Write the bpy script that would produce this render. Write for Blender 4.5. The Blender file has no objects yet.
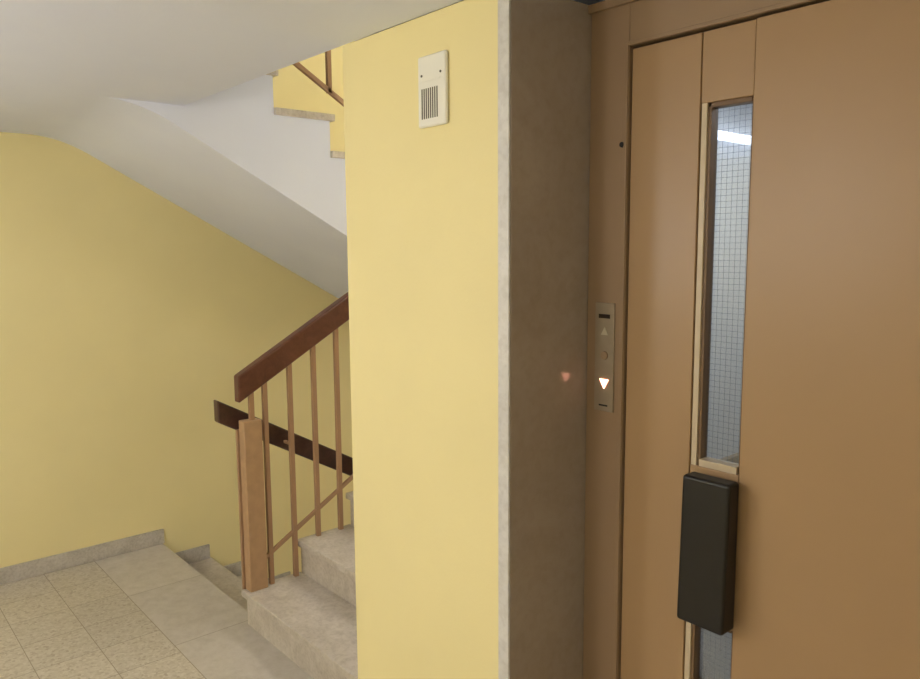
import bpy, bmesh, math
from mathutils import Vector, Matrix
sc = bpy.context.scene
try:
    sc.view_settings.view_transform = 'Standard'
except Exception as e: print(e)

# ---------------------------------------------------------------- materials
def lin(r,g,b):
    f=lambda c:(c/255/12.92) if c/255<=0.04045 else ((c/255+0.055)/1.055)**2.4
    return (f(r),f(g),f(b),1)
def base(name):
    m=bpy.data.materials.new(name); m.use_nodes=True
    nt=m.node_tree; b=nt.nodes['Principled BSDF']
    geo=nt.nodes.new('ShaderNodeNewGeometry')
    return m,nt,b,geo
def N(nt,t,**k):
    n=nt.nodes.new(t)
    for a,v in k.items(): setattr(n,a,v)
    return n
def ramp(nt,fac,stops):
    r=N(nt,'ShaderNodeValToRGB')
    while len(r.color_ramp.elements)<len(stops): r.color_ramp.elements.new(0.5)
    for e,(p,c) in zip(r.color_ramp.elements,stops): e.position=p; e.color=c
    nt.links.new(fac,r.inputs[0]); return r
def paint(name,rgb,rough=0.5,var=0.04,bump=0.15,scale=3.0,fine=120,spec=0.4):
    m,nt,b,geo=base(name)
    n=N(nt,'ShaderNodeTexNoise'); n.inputs['Scale'].default_value=scale; n.inputs['Detail'].default_value=4
    nt.links.new(geo.outputs['Position'],n.inputs['Vector'])
    c=lin(*rgb); d=tuple(x*(1-var) for x in c[:3])+(1,); e=tuple(min(1,x*(1+var)) for x in c[:3])+(1,)
    r=ramp(nt,n.outputs['Fac'],[(0.3,d),(0.7,e)])
    nt.links.new(r.outputs[0],b.inputs['Base Color'])
    b.inputs['Roughness'].default_value=rough
    b.inputs['Specular IOR Level'].default_value=spec
    if bump>0:
        f=N(nt,'ShaderNodeTexNoise'); f.inputs['Scale'].default_value=fine; f.inputs['Detail'].default_value=3
        nt.links.new(geo.outputs['Position'],f.inputs['Vector'])
        bp=N(nt,'ShaderNodeBump'); bp.inputs['Strength'].default_value=bump; bp.inputs['Distance'].default_value=0.002
        nt.links.new(f.outputs['Fac'],bp.inputs['Height']); nt.links.new(bp.outputs[0],b.inputs['Normal'])
    return m
def marble(name,c1,c2,c3,scale=5,rough=0.25,speck=60,sp=0.7):
    m,nt,b,geo=base(name)
    n=N(nt,'ShaderNodeTexNoise'); n.inputs['Scale'].default_value=scale; n.inputs['Detail'].default_value=8
    n.inputs['Roughness'].default_value=0.7; n.inputs['Distortion'].default_value=0.8
    nt.links.new(geo.outputs['Position'],n.inputs['Vector'])
    r=ramp(nt,n.outputs['Fac'],[(0.3,lin(*c1)),(0.5,lin(*c2)),(0.7,lin(*c3))])
    v=N(nt,'ShaderNodeTexNoise'); v.inputs['Scale'].default_value=speck; v.inputs['Detail'].default_value=5
    nt.links.new(geo.outputs['Position'],v.inputs['Vector'])
    r2=ramp(nt,v.outputs['Fac'],[(0.35,(0.8,0.78,0.76,1)),(0.55,(1,1,1,1))])
    mx=N(nt,'ShaderNodeMix',data_type='RGBA',blend_type='MULTIPLY'); mx.inputs[0].default_value=sp
    nt.links.new(r.outputs[0],mx.inputs[6]); nt.links.new(r2.outputs[0],mx.inputs[7])
    nt.links.new(mx.outputs[2],b.inputs['Base Color'])
    b.inputs['Roughness'].default_value=rough
    return m
def tiles(name,kind,w,h,ox=0,oy=0,grout=(150,138,118)):
    m,nt,b,geo=base(name)
    mp=N(nt,'ShaderNodeMapping'); mp.inputs['Location'].default_value=(ox,oy,0)
    nt.links.new(geo.outputs['Position'],mp.inputs['Vector'])
    br=N(nt,'ShaderNodeTexBrick'); br.offset=0; br.squash=1
    br.inputs['Scale'].default_value=1; br.inputs['Mortar Size'].default_value=0.0018; br.inputs['Mortar Smooth'].default_value=0.3
    br.inputs['Brick Width'].default_value=w; br.inputs['Row Height'].default_value=h
    br.inputs['Color1'].default_value=(0.9,0.9,0.9,1); br.inputs['Color2'].default_value=(1,1,1,1)
    nt.links.new(mp.outputs[0],br.inputs['Vector'])
    if kind=='terrazzo':
        v=N(nt,'ShaderNodeTexVoronoi'); v.inputs['Scale'].default_value=95
        nt.links.new(geo.outputs['Position'],v.inputs['Vector'])
        col=ramp(nt,v.outputs['Color'],[(0.1,lin(178,166,148)),(0.3,lin(194,184,167)),(0.6,lin(202,193,177)),(0.9,lin(210,202,188))])
    else:
        v=N(nt,'ShaderNodeTexNoise'); v.inputs['Scale'].default_value=14; v.inputs['Detail'].default_value=9; v.inputs['Roughness'].default_value=0.75
        nt.links.new(geo.outputs['Position'],v.inputs['Vector'])
        col=ramp(nt,v.outputs['Fac'],[(0.3,lin(190,181,169)),(0.5,lin(204,196,185)),(0.7,lin(214,207,197))])
    mul=N(nt,'ShaderNodeMix',data_type='RGBA',blend_type='MULTIPLY'); mul.inputs[0].default_value=1
    nt.links.new(col.outputs[0],mul.inputs[6]); nt.links.new(br.outputs['Color'],mul.inputs[7])
    mx=N(nt,'ShaderNodeMix',data_type='RGBA')
    nt.links.new(br.outputs['Fac'],mx.inputs[0]); nt.links.new(mul.outputs[2],mx.inputs[6]); mx.inputs[7].default_value=lin(*grout)
    nt.links.new(mx.outputs[2],b.inputs['Base Color'])
    b.inputs['Roughness'].default_value=0.4
    return m
def emis(name,rgb,s):
    m,nt,b,geo=base(name)
    b.inputs['Base Color'].default_value=lin(*rgb)
    b.inputs['Emission Color'].default_value=lin(*rgb); b.inputs['Emission Strength'].default_value=s
    return m

YEL=paint('yellow_wall_paint',(241,227,170),0.6,0.02,0.2)
WHI=paint('white_ceiling_paint',(230,235,255),0.75,0.015,0.2)
MAR=marble('stair_marble',(184,174,162),(202,193,182),(214,206,196),9,0.3,70)
BAS=marble('baseboard_marble',(174,167,156),(196,189,178),(208,202,192),12,0.35,90)
LIN=marble('lift_surround_marble',(162,148,134),(168,155,142),(174,162,150),3,0.14,45,0.25)
LINE=marble('surround_edge_marble',(206,203,200),(216,213,210),(226,223,220),10,0.35,60,0.5)
TER=tiles('terrazzo_tiles','terrazzo',0.25,0.25,0.08,0.172)
STR=tiles('marble_tiles','marble',0.62,0.6,0.05,0.122)
DOOR=paint('door_brown_enamel',(170,138,101),0.38,0.02,0.05,2.5,200,0.5)
FRM=paint('frame_brown_enamel',(154,128,101),0.40,0.02,0.05,3,200,0.5)
GAP=paint('dark_gap',(40,28,18),0.8,0,0)
WOOD=marble('handrail_dark_wood',(78,44,34),(98,58,45),(114,71,55),14,0.35,40)
WOOD2=marble('handrail_darker_wood',(58,37,32),(76,50,43),(90,61,52),14,0.35,40)
STL=paint('baluster_brown_enamel',(172,136,106),0.4,0.05,0.0)
PST=paint('newel_post_wood',(180,146,112),0.45,0.08,0.0,25)
HAN=paint('handle_dark_plastic',(28,25,24),0.42,0.05,0.1,20,300)
PLA=paint('vent_ivory_plastic',(240,238,228),0.45,0.01,0)
SLT=paint('vent_slot_dark',(104,100,90),0.8,0,0)
MET=paint('call_panel_metal',(160,146,126),0.38,0.04,0,40)
MET.node_tree.nodes['Principled BSDF'].inputs['Metallic'].default_value=0.3
CAB=paint('cabin_laminate',(188,193,198),0.35,0.02,0)
BLK=paint('black_plastic',(14,12,11),0.4,0,0)
DIM=paint('unlit_arrow',(196,186,160),0.4,0,0)
LIT=emis('lit_arrow',(255,170,140),8)
CLAMP=emis('cabin_lamp',(235,242,255),2.2)
WIR=paint('glass_wire',(134,140,146),0.4,0,0)
GL=bpy.data.materials.new('clear_glass'); GL.use_nodes=True
nt=GL.node_tree; nt.nodes.clear()
o=N(nt,'ShaderNodeOutputMaterial'); t=N(nt,'ShaderNodeBsdfTransparent'); t.inputs[0].default_value=(0.88,0.9,0.91,1)
g=N(nt,'ShaderNodeBsdfGlossy'); g.inputs['Roughness'].default_value=0.03
fr=N(nt,'ShaderNodeFresnel'); mx=N(nt,'ShaderNodeMixShader')
nt.links.new(fr.outputs[0],mx.inputs[0]); nt.links.new(t.outputs[0],mx.inputs[1]); nt.links.new(g.outputs[0],mx.inputs[2]); nt.links.new(mx.outputs[0],o.inputs[0])

# ---------------------------------------------------------------- mesh helpers
def empty(name,loc=(0,0,0)):
    e=bpy.data.objects.new(name,None); e.location=loc; e.empty_display_size=0.1
    sc.collection.objects.link(e); return e
def finish(name,bm,mat,parent=None,bevel=0,smooth=False):
    bmesh.ops.recalc_face_normals(bm,faces=bm.faces[:])
    xs=[v.co for v in bm.verts]
    c=Vector([(min(v[i] for v in xs)+max(v[i] for v in xs))/2 for i in range(3)])
    for v in bm.verts: v.co-=c
    me=bpy.data.meshes.new(name); bm.to_mesh(me); bm.free()
    ob=bpy.data.objects.new(name,me); ob.location=c; sc.collection.objects.link(ob)
    me.materials.append(mat)
    if smooth:
        for p in me.polygons: p.use_smooth=True
    if bevel>0:
        md=ob.modifiers.new('bevel','BEVEL'); md.width=bevel; md.segments=3; md.limit_method='ANGLE'
    if parent:
        bpy.context.view_layer.update()
        ob.parent=parent; ob.matrix_parent_inverse=parent.matrix_world.inverted()
    return ob
def addbox(bm,x0,x1,y0,y1,z0,z1):
    vs=[bm.verts.new((x,y,z)) for x in (x0,x1) for y in (y0,y1) for z in (z0,z1)]
    for f in ((0,1,3,2),(4,6,7,5),(0,4,5,1),(2,3,7,6),(0,2,6,4),(1,5,7,3)):
        bm.faces.new([vs[i] for i in f])
def box(name,x0,x1,y0,y1,z0,z1,mat,parent=None,bevel=0):
    bm=bmesh.new(); addbox(bm,x0,x1,y0,y1,z0,z1); return finish(name,bm,mat,parent,bevel)
def boxes(name,lst,mat,parent=None,bevel=0):
    bm=bmesh.new()
    for b in lst: addbox(bm,*b)
    return finish(name,bm,mat,parent,bevel)
def addprism(bm,pts,x0,x1):
    a=[bm.verts.new((x0,y,z)) for y,z in pts]; b=[bm.verts.new((x1,y,z)) for y,z in pts]
    bm.faces.new(a); bm.faces.new(list(reversed(b)))
    n=len(pts)
    for i in range(n): bm.faces.new((a[i],b[i],b[(i+1)%n],a[(i+1)%n]))
def prism(name,pts,x0,x1,mat,parent=None,bevel=0):
    bm=bmesh.new(); addprism(bm,pts,x0,x1); return finish(name,bm,mat,parent,bevel)

# ---------------------------------------------------------------- key dimensions
XL=-4.35; XS=-3.13; XP=-1.925; XE=-1.27; XR=1.5
YB=-1.7; YW=1.22; YD=1.485; YF=4.6
ZC=2.27; ZU=2.636; R=ZU/16; ZT=5.0; ZB=-1.55

# ---------------------------------------------------------------- shell
box('wall_left',XL-0.15,XL,YB-0.15,YF+0.15,ZB,ZT,YEL)
box('wall_back',XL,XR,YB-0.15,YB,ZB,ZT,YEL)
box('wall_right',XR,XR+0.15,YB-0.15,YF+0.15,ZB,ZT,YEL)
box('wall_far',XL,XR,YF,YF+0.15,ZB,ZT,YEL)
we=empty('wall_elevator')
box('pier',XP,XE,YW,1.62,0,ZC,YEL,we,0.004)
box('stair_side',XP,XP+0.12,1.62,YF,ZB,ZT,YEL,we)
box('pier_upper',XP,XR,YW,1.62,ZU,ZT,YEL,we)
box('right_part',-0.06,XR,YW,1.62,0,ZC,YEL,we)
fl=empty('floor')
box('terrazzo_field',XL,XR,YB,1.078,-0.18,0,TER,fl)
box('marble_border',XL,XP,1.078,1.45,-0.18,0,STR,fl)
box('threshold',XP,XR,1.078,1.62,-0.18,0,STR,fl)
box('ground_slab',XL,XR,YB,YF,ZB-0.15,ZB,WHI,fl)
ce=empty('ceiling')
box('landing_slab',XL,XR,YB,YW,ZC,ZU,WHI,ce)
box('lift_slab',XP,XR,YW,YF,ZC+0.02,ZU,WHI,ce)
box('roof_slab',XL,XR,YB,YF,ZT,ZT+0.15,WHI,ce)

# ---------------------------------------------------------------- stairs
def treads(bm,Y0,run,z0,rise,n,x0,x1,updown,th=0.03,nose=0.02):
    for k in range(n):
        if updown>0:
            ya=Y0+k*run; z=z0+(k+1)*rise
            addbox(bm,x0,x1,ya-nose,ya+run,z-th,z)
        else:
            ya=Y0+k*run; z=z0-(k+1)*rise
            addbox(bm,x0,x1,ya,ya+run+nose,z-th,z)
# ascending flight
st=empty('staircase')
n=8; run=0.28; Y0=1.40
pts=[(Y0,0)]
for k in range(n):
    pts.append((Y0+k*run,(k+1)*R-0.03)); pts.append((Y0+(k+1)*run,(k+1)*R-0.03))
pts=pts[:-1]; pts+= [(Y0+7*run+0.12,8*R-0.03),(Y0+7*run+0.12,8*R-0.28),(Y0+0.32,-0.18),(Y0,-0.18)]
prism('flight_body',pts,XS+0.012,XP-0.001,MAR,st)
bm=bmesh.new(); treads(bm,Y0,run,0,R,7,XS,XP-0.001,1); finish('treads',bm,MAR,st,0.004)
# descending flight
st2=empty('staircase.001')
run2=0.265; Y2=1.45
pts=[(Y2,-0.03)]
for k in range(n):
    pts.append((Y2+k*run2,-(k+1)*R-0.03)); pts.append((Y2+(k+1)*run2,-(k+1)*R-0.03))
pts=pts[:-2]+[(Y2+7*run2,-8*R-0.03),(Y2+7*run2,-8*R-0.2),(Y2,-0.35)]
prism('flight_body',pts,XL,XS-0.02,MAR,st2)
bm=bmesh.new(); treads(bm,Y2,run2,0,R,7,XL,XS-0.02,-1); finish('treads',bm,MAR,st2,0.004)
box('half_landing',XL,XP,Y2+7*run2,YF,-8*R-0.2,-8*R,MAR,st2)
# flight from the floor above down to the upper half landing
st3=empty('staircase.002')
Y3=1.34; n3=8
top=[(YW,ZU-0.03),(Y3,ZU-0.03)]
for k in range(n3):
    top.append((Y3+k*run,ZU-(k+1)*R-0.03)); top.append((Y3+(k+1)*run,ZU-(k+1)*R-0.03))
top=top[:-2]+[(Y3+7*run,8*R-0.03)]
def sof(y): return 1.935-0.556*(y-1.65)
P0=(0.90,ZC); P1=(1.047,ZC); P2=(1.19,sof(1.19)); bot=[(3.30,sof(3.30))]
for i in range(13):
    t_=1-i/12
    bot.append(tuple((1-t_)**2*P0[j]+2*t_*(1-t_)*P1[j]+t_*t_*P2[j] for j in (0,1)))
pts=[(YW,ZU-0.03)]+top[1:]+bot+[(0.90,ZC+0.02),(YW,ZC+0.02)]
prism('flight_body',pts,XL,XS+0.012,WHI,st3)
bm=bmesh.new(); treads(bm,Y3,run,ZU,R,7,XL,XS+0.03,-1); finish('treads',bm,MAR,st3,0.003)
box('half_landing',XL,XP,3.30,YF,sof(3.30),8*R,WHI,st3)
# flight going up from the floor above
st4=empty('staircase.003')
pts=[(YW,ZU)]
for k in range(6):
    pts.append((Y0+k*run,ZU+k*R)); pts.append((Y0+k*run,ZU+(k+1)*R))
pts+=[(Y0+6*run,ZU+6*R),(Y0+6*run,ZC+0.60*(Y0+6*run-YW)),(YW,ZC)]
prism('flight_body',pts,XS+0.04,XP,WHI,st4)
bm=bmesh.new(); treads(bm,Y0,run,ZU,R,6,XS+0.04,XP,1); finish('treads',bm,MAR,st4,0.003)

# ---------------------------------------------------------------- baseboards
bb=empty('baseboard_left')
lst=[(XL,XL+0.014,YB,1.45+0.01,0,0.085)]
for k in range(6):
    lst.append((XL,XL+0.014,Y2+k*run2+0.012,Y2+(k+1)*run2+0.01,-(k+1)*R,-(k+1)*R+0.085))
boxes('skirting',lst,BAS,bb,0.002)

# ---------------------------------------------------------------- railings
def slopebar(name,x0,x1,ya,za,yb,zb,h,mat,parent,bevel=0.004):
    return prism(name,[(ya,za),(yb,zb),(yb,zb-h),(ya,za-h)],x0,x1,mat,parent,bevel)
ra=empty('stair_railing')
S=R/run
XB=-3.10
def zr(y): return 1.150+0.572*(y-1.39)
slopebar('handrail_up',XB-0.028,XB+0.024,1.385,zr(1.385),3.3,zr(3.3),0.118,WOOD,ra,0.008)
def zd(y): return 1.035-0.565*(y-1.32)
slopebar('handrail_down',-3.215,-3.165,1.325,zd(1.315),3.25,zd(3.24),0.1,WOOD2,ra,0.008)
box('newel_post',-3.128,-3.072,1.40,1.485,R,0.945,PST,ra,0.004)
box('newel_backing',-3.147,-3.131,1.392,1.43,R-0.02,0.90,STL,ra,0.002)
bal=[]
y=1.515
while y<3.25:
    k=int((y-Y0)/run); zt=(k+1)*R
    bal.append((XB-0.010,XB+0.010,y-0.010,y+0.010,zt,zr(y)-0.10))
    y+=0.125
bal.append((XB-0.010,XB+0.010,1.44,1.46,0.94,zr(1.45)-0.10))
for y in (1.64,2.265,2.89):
    bal.append((-3.18,XB,y-0.006,y+0.006,zd(y)-0.06,zd(y)-0.048))
bal.append((-3.18,-3.11,1.42,1.44,zd(1.43)-0.07,zd(1.43)-0.04))
boxes('balusters',bal,STL,ra)
slopebar('lower_bar',XB-0.008,XB+0.008,1.487,0.305,3.25,0.305+0.588*(3.25-1.487),0.018,STL,ra,0)

ru=empty('stair_railing.001')
def zu(y): return 2.515-S*(y-1.74)
slopebar('lower_bar',-3.125,-3.105,1.36,zu(1.36),3.25,zu(3.25),0.022,STL,ru,0)
slopebar('handrail',-3.14,-3.09,1.30,zu(1.30)+0.82,3.25,zu(3.25)+0.82,0.1,WOOD,ru,0.006)
bl=[]
for j,y in enumerate((1.40,1.65,1.90,2.15,2.40,2.65,2.90,3.15)):
    k=int((y-Y3)/run); zt=ZU-(k+1)*R if j%2==0 and j!=2 else zu(y)-0.02
    bl.append((-3.125,-3.105,y-0.01,y+0.01,zt,zu(y)+0.74))
boxes('balusters',bl,STL,ru)

# ---------------------------------------------------------------- lift surround and door
ls=empty('trim_1')
box('reveal_left',XE,XE+0.035,YW-0.003,YD+0.10,0,ZC,LIN,ls,0.002)
box('edge_left',XE-0.002,XE+0.034,YW-0.009,YW-0.0031,0,ZC,LINE,ls,0.002)
box('reveal_right',-0.10,-0.065,YW-0.003,YD+0.10,0,ZC,LIN,ls,0.002)

XJ=XE+0.036
SX=-0.812   # seam between window stile and large panel
d=empty('door_1')
boxes('frame',[(XJ,-1.120,YD,YD+0.09,0,ZC),(-0.24,-0.101,YD,YD+0.09,0,ZC),(-1.120,-0.24,YD,YD+0.09,2.155,ZC)],FRM,d,0.003)
boxes('frame_lip',[(XJ,-0.101,YD-0.012,YD,ZC-0.022,ZC-0.002),(-1.130,-1.1205,YD-0.004,YD,0,2.164),(-1.1205,-0.24,YD-0.004,YD,2.1555,2.164)],FRM,d,0.0015)
box('shadow_gap_top',-1.120,-0.24,YD+0.03,YD+0.034,2.147,2.156,GAP,d)
boxes('leaf_panels',[
 (-1.115,-0.936,YD+0.006,YD+0.045,0.01,2.148),
 (-0.933,SX-0.0015,YD+0.006,YD+0.045,2.0,2.148),
 (-0.933,SX-0.0015,YD+0.006,YD+0.045,0.85,1.205),
 (-0.933,SX-0.0015,YD+0.006,YD+0.045,0.01,0.28),
 (SX+0.0015,-0.245,YD+0.0,YD+0.045,0.01,2.148)],DOOR,d,0.002)
boxes('shadow_gaps',[(-1.120,-1.114,YD+0.02,YD+0.03,0,2.15),(-0.937,-0.932,YD+0.02,YD+0.03,0,2.15)],GAP,d)
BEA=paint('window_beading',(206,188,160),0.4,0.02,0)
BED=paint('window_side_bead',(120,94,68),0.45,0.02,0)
fr=[];fd=[]
for z0,z1 in ((1.205,2.0),(0.28,0.85)):
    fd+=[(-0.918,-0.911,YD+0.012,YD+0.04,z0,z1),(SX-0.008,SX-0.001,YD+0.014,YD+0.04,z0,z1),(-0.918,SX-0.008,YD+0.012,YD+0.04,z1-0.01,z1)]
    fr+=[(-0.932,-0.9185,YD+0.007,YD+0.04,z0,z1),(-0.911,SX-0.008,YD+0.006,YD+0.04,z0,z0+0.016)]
boxes('window_beads',fr,BEA,d,0.001)
boxes('window_side_beads',fd,BED,d,0.001)
boxes('glass',[(-0.912,SX-0.004,YD+0.026,YD+0.031,1.21,1.995),(-0.912,SX-0.004,YD+0.026,YD+0.031,0.285,0.845)],GL,d)
w=[]
for z0,z1 in ((1.22,1.99),(0.295,0.84)):
    x=-0.908
    while x<SX-0.01:
        w.append((x,x+0.0006,YD+0.0325,YD+0.0331,z0,z1)); x+=0.0127
    z=z0
    while z<z1:
        w.append((-0.911,SX-0.008,YD+0.0325,YD+0.0331,z,z+0.0006)); z+=0.0127
boxes('glass_wires',w,WIR,d)
# pull handle
bm=bmesh.new()
yb=YD-0.012
addprism(bm,[(yb,0.866),(yb,1.198),(yb-0.043,1.198),(yb-0.052,0.866)],-0.914,-0.800)
finish('pull_handle',bm,HAN,d,0.007)
box('handle_mount',-0.90,-0.815,YD-0.0135,YD+0.006,0.90,1.18,BLK,d)
bm=bmesh.new()
bmesh.ops.create_cone(bm,cap_ends=True,segments=20,radius1=0.007,radius2=0.006,depth=0.006,matrix=Matrix.Translation((-1.134,YD-0.002,1.934))@Matrix.Rotation(math.pi/2,4,'X'))
finish('frame_plug',bm,BLK,d)

# call panel
cp=empty('elevator_call_panel')
box('face_plate',-1.204,-1.146,YD-0.005,YD-0.0002,1.29,1.56,MET,cp,0.0015)
def tri(name,cx,cz,s,up,mat):
    bm=bmesh.new(); k=1 if up else -1
    p=[(cx-s,cz-k*s*0.8),(cx+s,cz-k*s*0.8),(cx,cz+k*s*0.95)]
    a=[bm.verts.new((x,YD-0.0052,z)) for x,z in p]; b=[bm.verts.new((x,YD-0.0072,z)) for x,z in p]
    bm.faces.new(a); bm.faces.new(list(reversed(b)))
    for i in range(3): bm.faces.new((a[i],b[i],b[(i+1)%3],a[(i+1)%3]))
    finish(name,bm,mat,cp)
tri('arrow_up',-1.173,1.490,0.011,True,DIM)
tri('arrow_down',-1.173,1.360,0.0135,False,LIT)
bm=bmesh.new()
bmesh.ops.create_cone(bm,cap_ends=True,segments=24,radius1=0.011,radius2=0.010,depth=0.004,matrix=Matrix.Translation((-1.173,YD-0.006,1.43))@Matrix.Rotation(math.pi/2,4,'X'))
finish('key_switch',bm,FRM,cp)
boxes('maker_badge',[(-1.192,-1.158,YD-0.0062,YD-0.0052,1.522,1.532)],GAP,cp)
boxes('lower_badge',[(-1.188,-1.162,YD-0.0062,YD-0.0052,1.303,1.307)],HAN,cp)

# cabin
cb=empty('elevator_cabin')
cx0,cx1,cy0,cy1=-1.36,-0.15,1.66,2.8
boxes('shell',[(cx0-0.03,cx0,cy0,cy1,0,2.2),(cx1,cx1+0.03,cy0,cy1,0,2.2),(cx0,cx1,cy1,cy1+0.03,0,2.2),(cx0,cx1,cy0,cy1,-0.03,0.0),(cx0-0.03,cx1+0.03,cy0,cy1+0.03,2.2,2.23)],CAB,cb)
box('lamp_tube',cx0+0.01,cx0+0.05,cy0+0.1,cy1-0.2,2.03,2.055,CLAMP,cb,0.01)
box('kick_rail',cx0,cx0+0.02,cy0,cy1,0.9,0.96,MET,cb)

# ---------------------------------------------------------------- wall vent
v=empty('wall_vent')
box('plate',-1.560,-1.450,YW-0.012,YW,1.995,2.168,PLA,v,0.009)
sl=[]
for i in range(8):
    x=-1.543+i*0.0084
    sl.append((x,x+0.0040,YW-0.0128,YW-0.0118,2.015,2.088))
boxes('slots',sl,SLT,v)
box('raised_field',-1.548,-1.470,YW-0.0135,YW-0.0119,2.105,2.108,PLA,v)
bm=bmesh.new()
for x in (-1.542,-1.468):
    bmesh.ops.create_cone(bm,cap_ends=True,segments=12,radius1=0.003,radius2=0.003,depth=0.002,matrix=Matrix.Translation((x,YW-0.0125,2.12))@Matrix.Rotation(math.pi/2,4,'X'))
finish('screws',bm,SLT,v)

# ---------------------------------------------------------------- lamps
def globe_lamp(name,x,y,zc,r,mat,drop=0.03):
    e=empty(name,(x,y,zc))
    bm=bmesh.new(); bmesh.ops.create_cone(bm,cap_ends=True,segments=32,radius1=0.05,radius2=0.055,depth=0.03,matrix=Matrix.Translation((x,y,zc-0.015)))
    if drop>0.05:
        bmesh.ops.create_cone(bm,cap_ends=True,segments=12,radius1=0.008,radius2=0.008,depth=drop,matrix=Matrix.Translation((x,y,zc-drop/2)))
    finish('ceiling_rose',bm,PLA,e)
    bm=bmesh.new(); bmesh.ops.create_uvsphere(bm,u_segments=32,v_segments=20,radius=r,matrix=Matrix.Translation((x,y,zc-drop-r+0.005)))
    finish('glass_globe',bm,mat,e,0,True)
L1=emis('lamp_glass_lobby',(255,252,250),32)
L4=emis('added_fill_glow_right',(252,252,255),20)
L5=emis('added_fill_glow_left',(252,252,255),44)
L2=emis('lamp_glass_upper',(252,252,255),95)
L3=emis('lamp_glass_stair',(255,249,240),30)
L6=emis('added_fill_glow_stair',(255,251,246),36)
globe_lamp('globe_lamp',-1.6,-0.8,ZC,0.13,L1,0.30)
globe_lamp('globe_lamp.001',-2.6,3.9,ZT,0.15,L2)
globe_lamp('globe_lamp.002',-2.6,4.0,sof(3.3),0.12,L3)
globe_lamp('added_fill_right',0.35,-1.0,ZC,0.13,L4,0.35)  # added off-camera fill from the right, lifts the upper flight cheek
globe_lamp('added_fill_left',-2.75,-0.95,ZC,0.13,L5,0.45)  # added off-camera fill, brightens the left wall and ceiling
# unseen fill light added behind the pier to brighten the flight cheek
ws=empty('added_fill_stair',(XP,2.35,2.1))
box('back_plate',XP-0.02,XP,2.27,2.43,2.02,2.18,PLA,ws,0.004)
bm=bmesh.new(); bmesh.ops.create_uvsphere(bm,u_segments=32,v_segments=20,radius=0.085,matrix=Matrix.Translation((XP-0.105,2.35,2.1)))
finish('glass_globe',bm,L6,ws,0,True)
def area(name,loc,rot,sx,sy,e,col,parent=None):
    L=bpy.data.lights.new(name,'AREA'); L.shape='RECTANGLE'; L.size=sx; L.size_y=sy; L.energy=e; L.color=col
    o=bpy.data.objects.new(name,L); sc.collection.objects.link(o); o.location=loc; o.rotation_euler=rot
    if parent: o.parent=parent
area('cabin_ceiling_light',(-0.75,2.2,2.19),(0,0,0),0.6,0.6,9.5,(0.97,0.98,1),cb)

# world
wd=bpy.data.worlds.new('world'); sc.world=wd; wd.use_nodes=True
wd.node_tree.nodes['Background'].inputs[0].default_value=(0.8,0.88,1,1); wd.node_tree.nodes['Background'].inputs[1].default_value=0.5

# ---------------------------------------------------------------- camera
cam=bpy.data.cameras.new('camera'); co=bpy.data.objects.new('camera',cam); sc.collection.objects.link(co)
cam.sensor_width=36; cam.lens=760/920*36; cam.clip_start=0.02
M=Matrix.Rotation(math.radians(49.27),4,'Z')@Matrix.Rotation(math.radians(83),4,'X')@Matrix.Rotation(math.radians(-0.4),4,'Z')
M.translation=Vector((0,0,1.7)); co.matrix_world=M
sc.camera=co
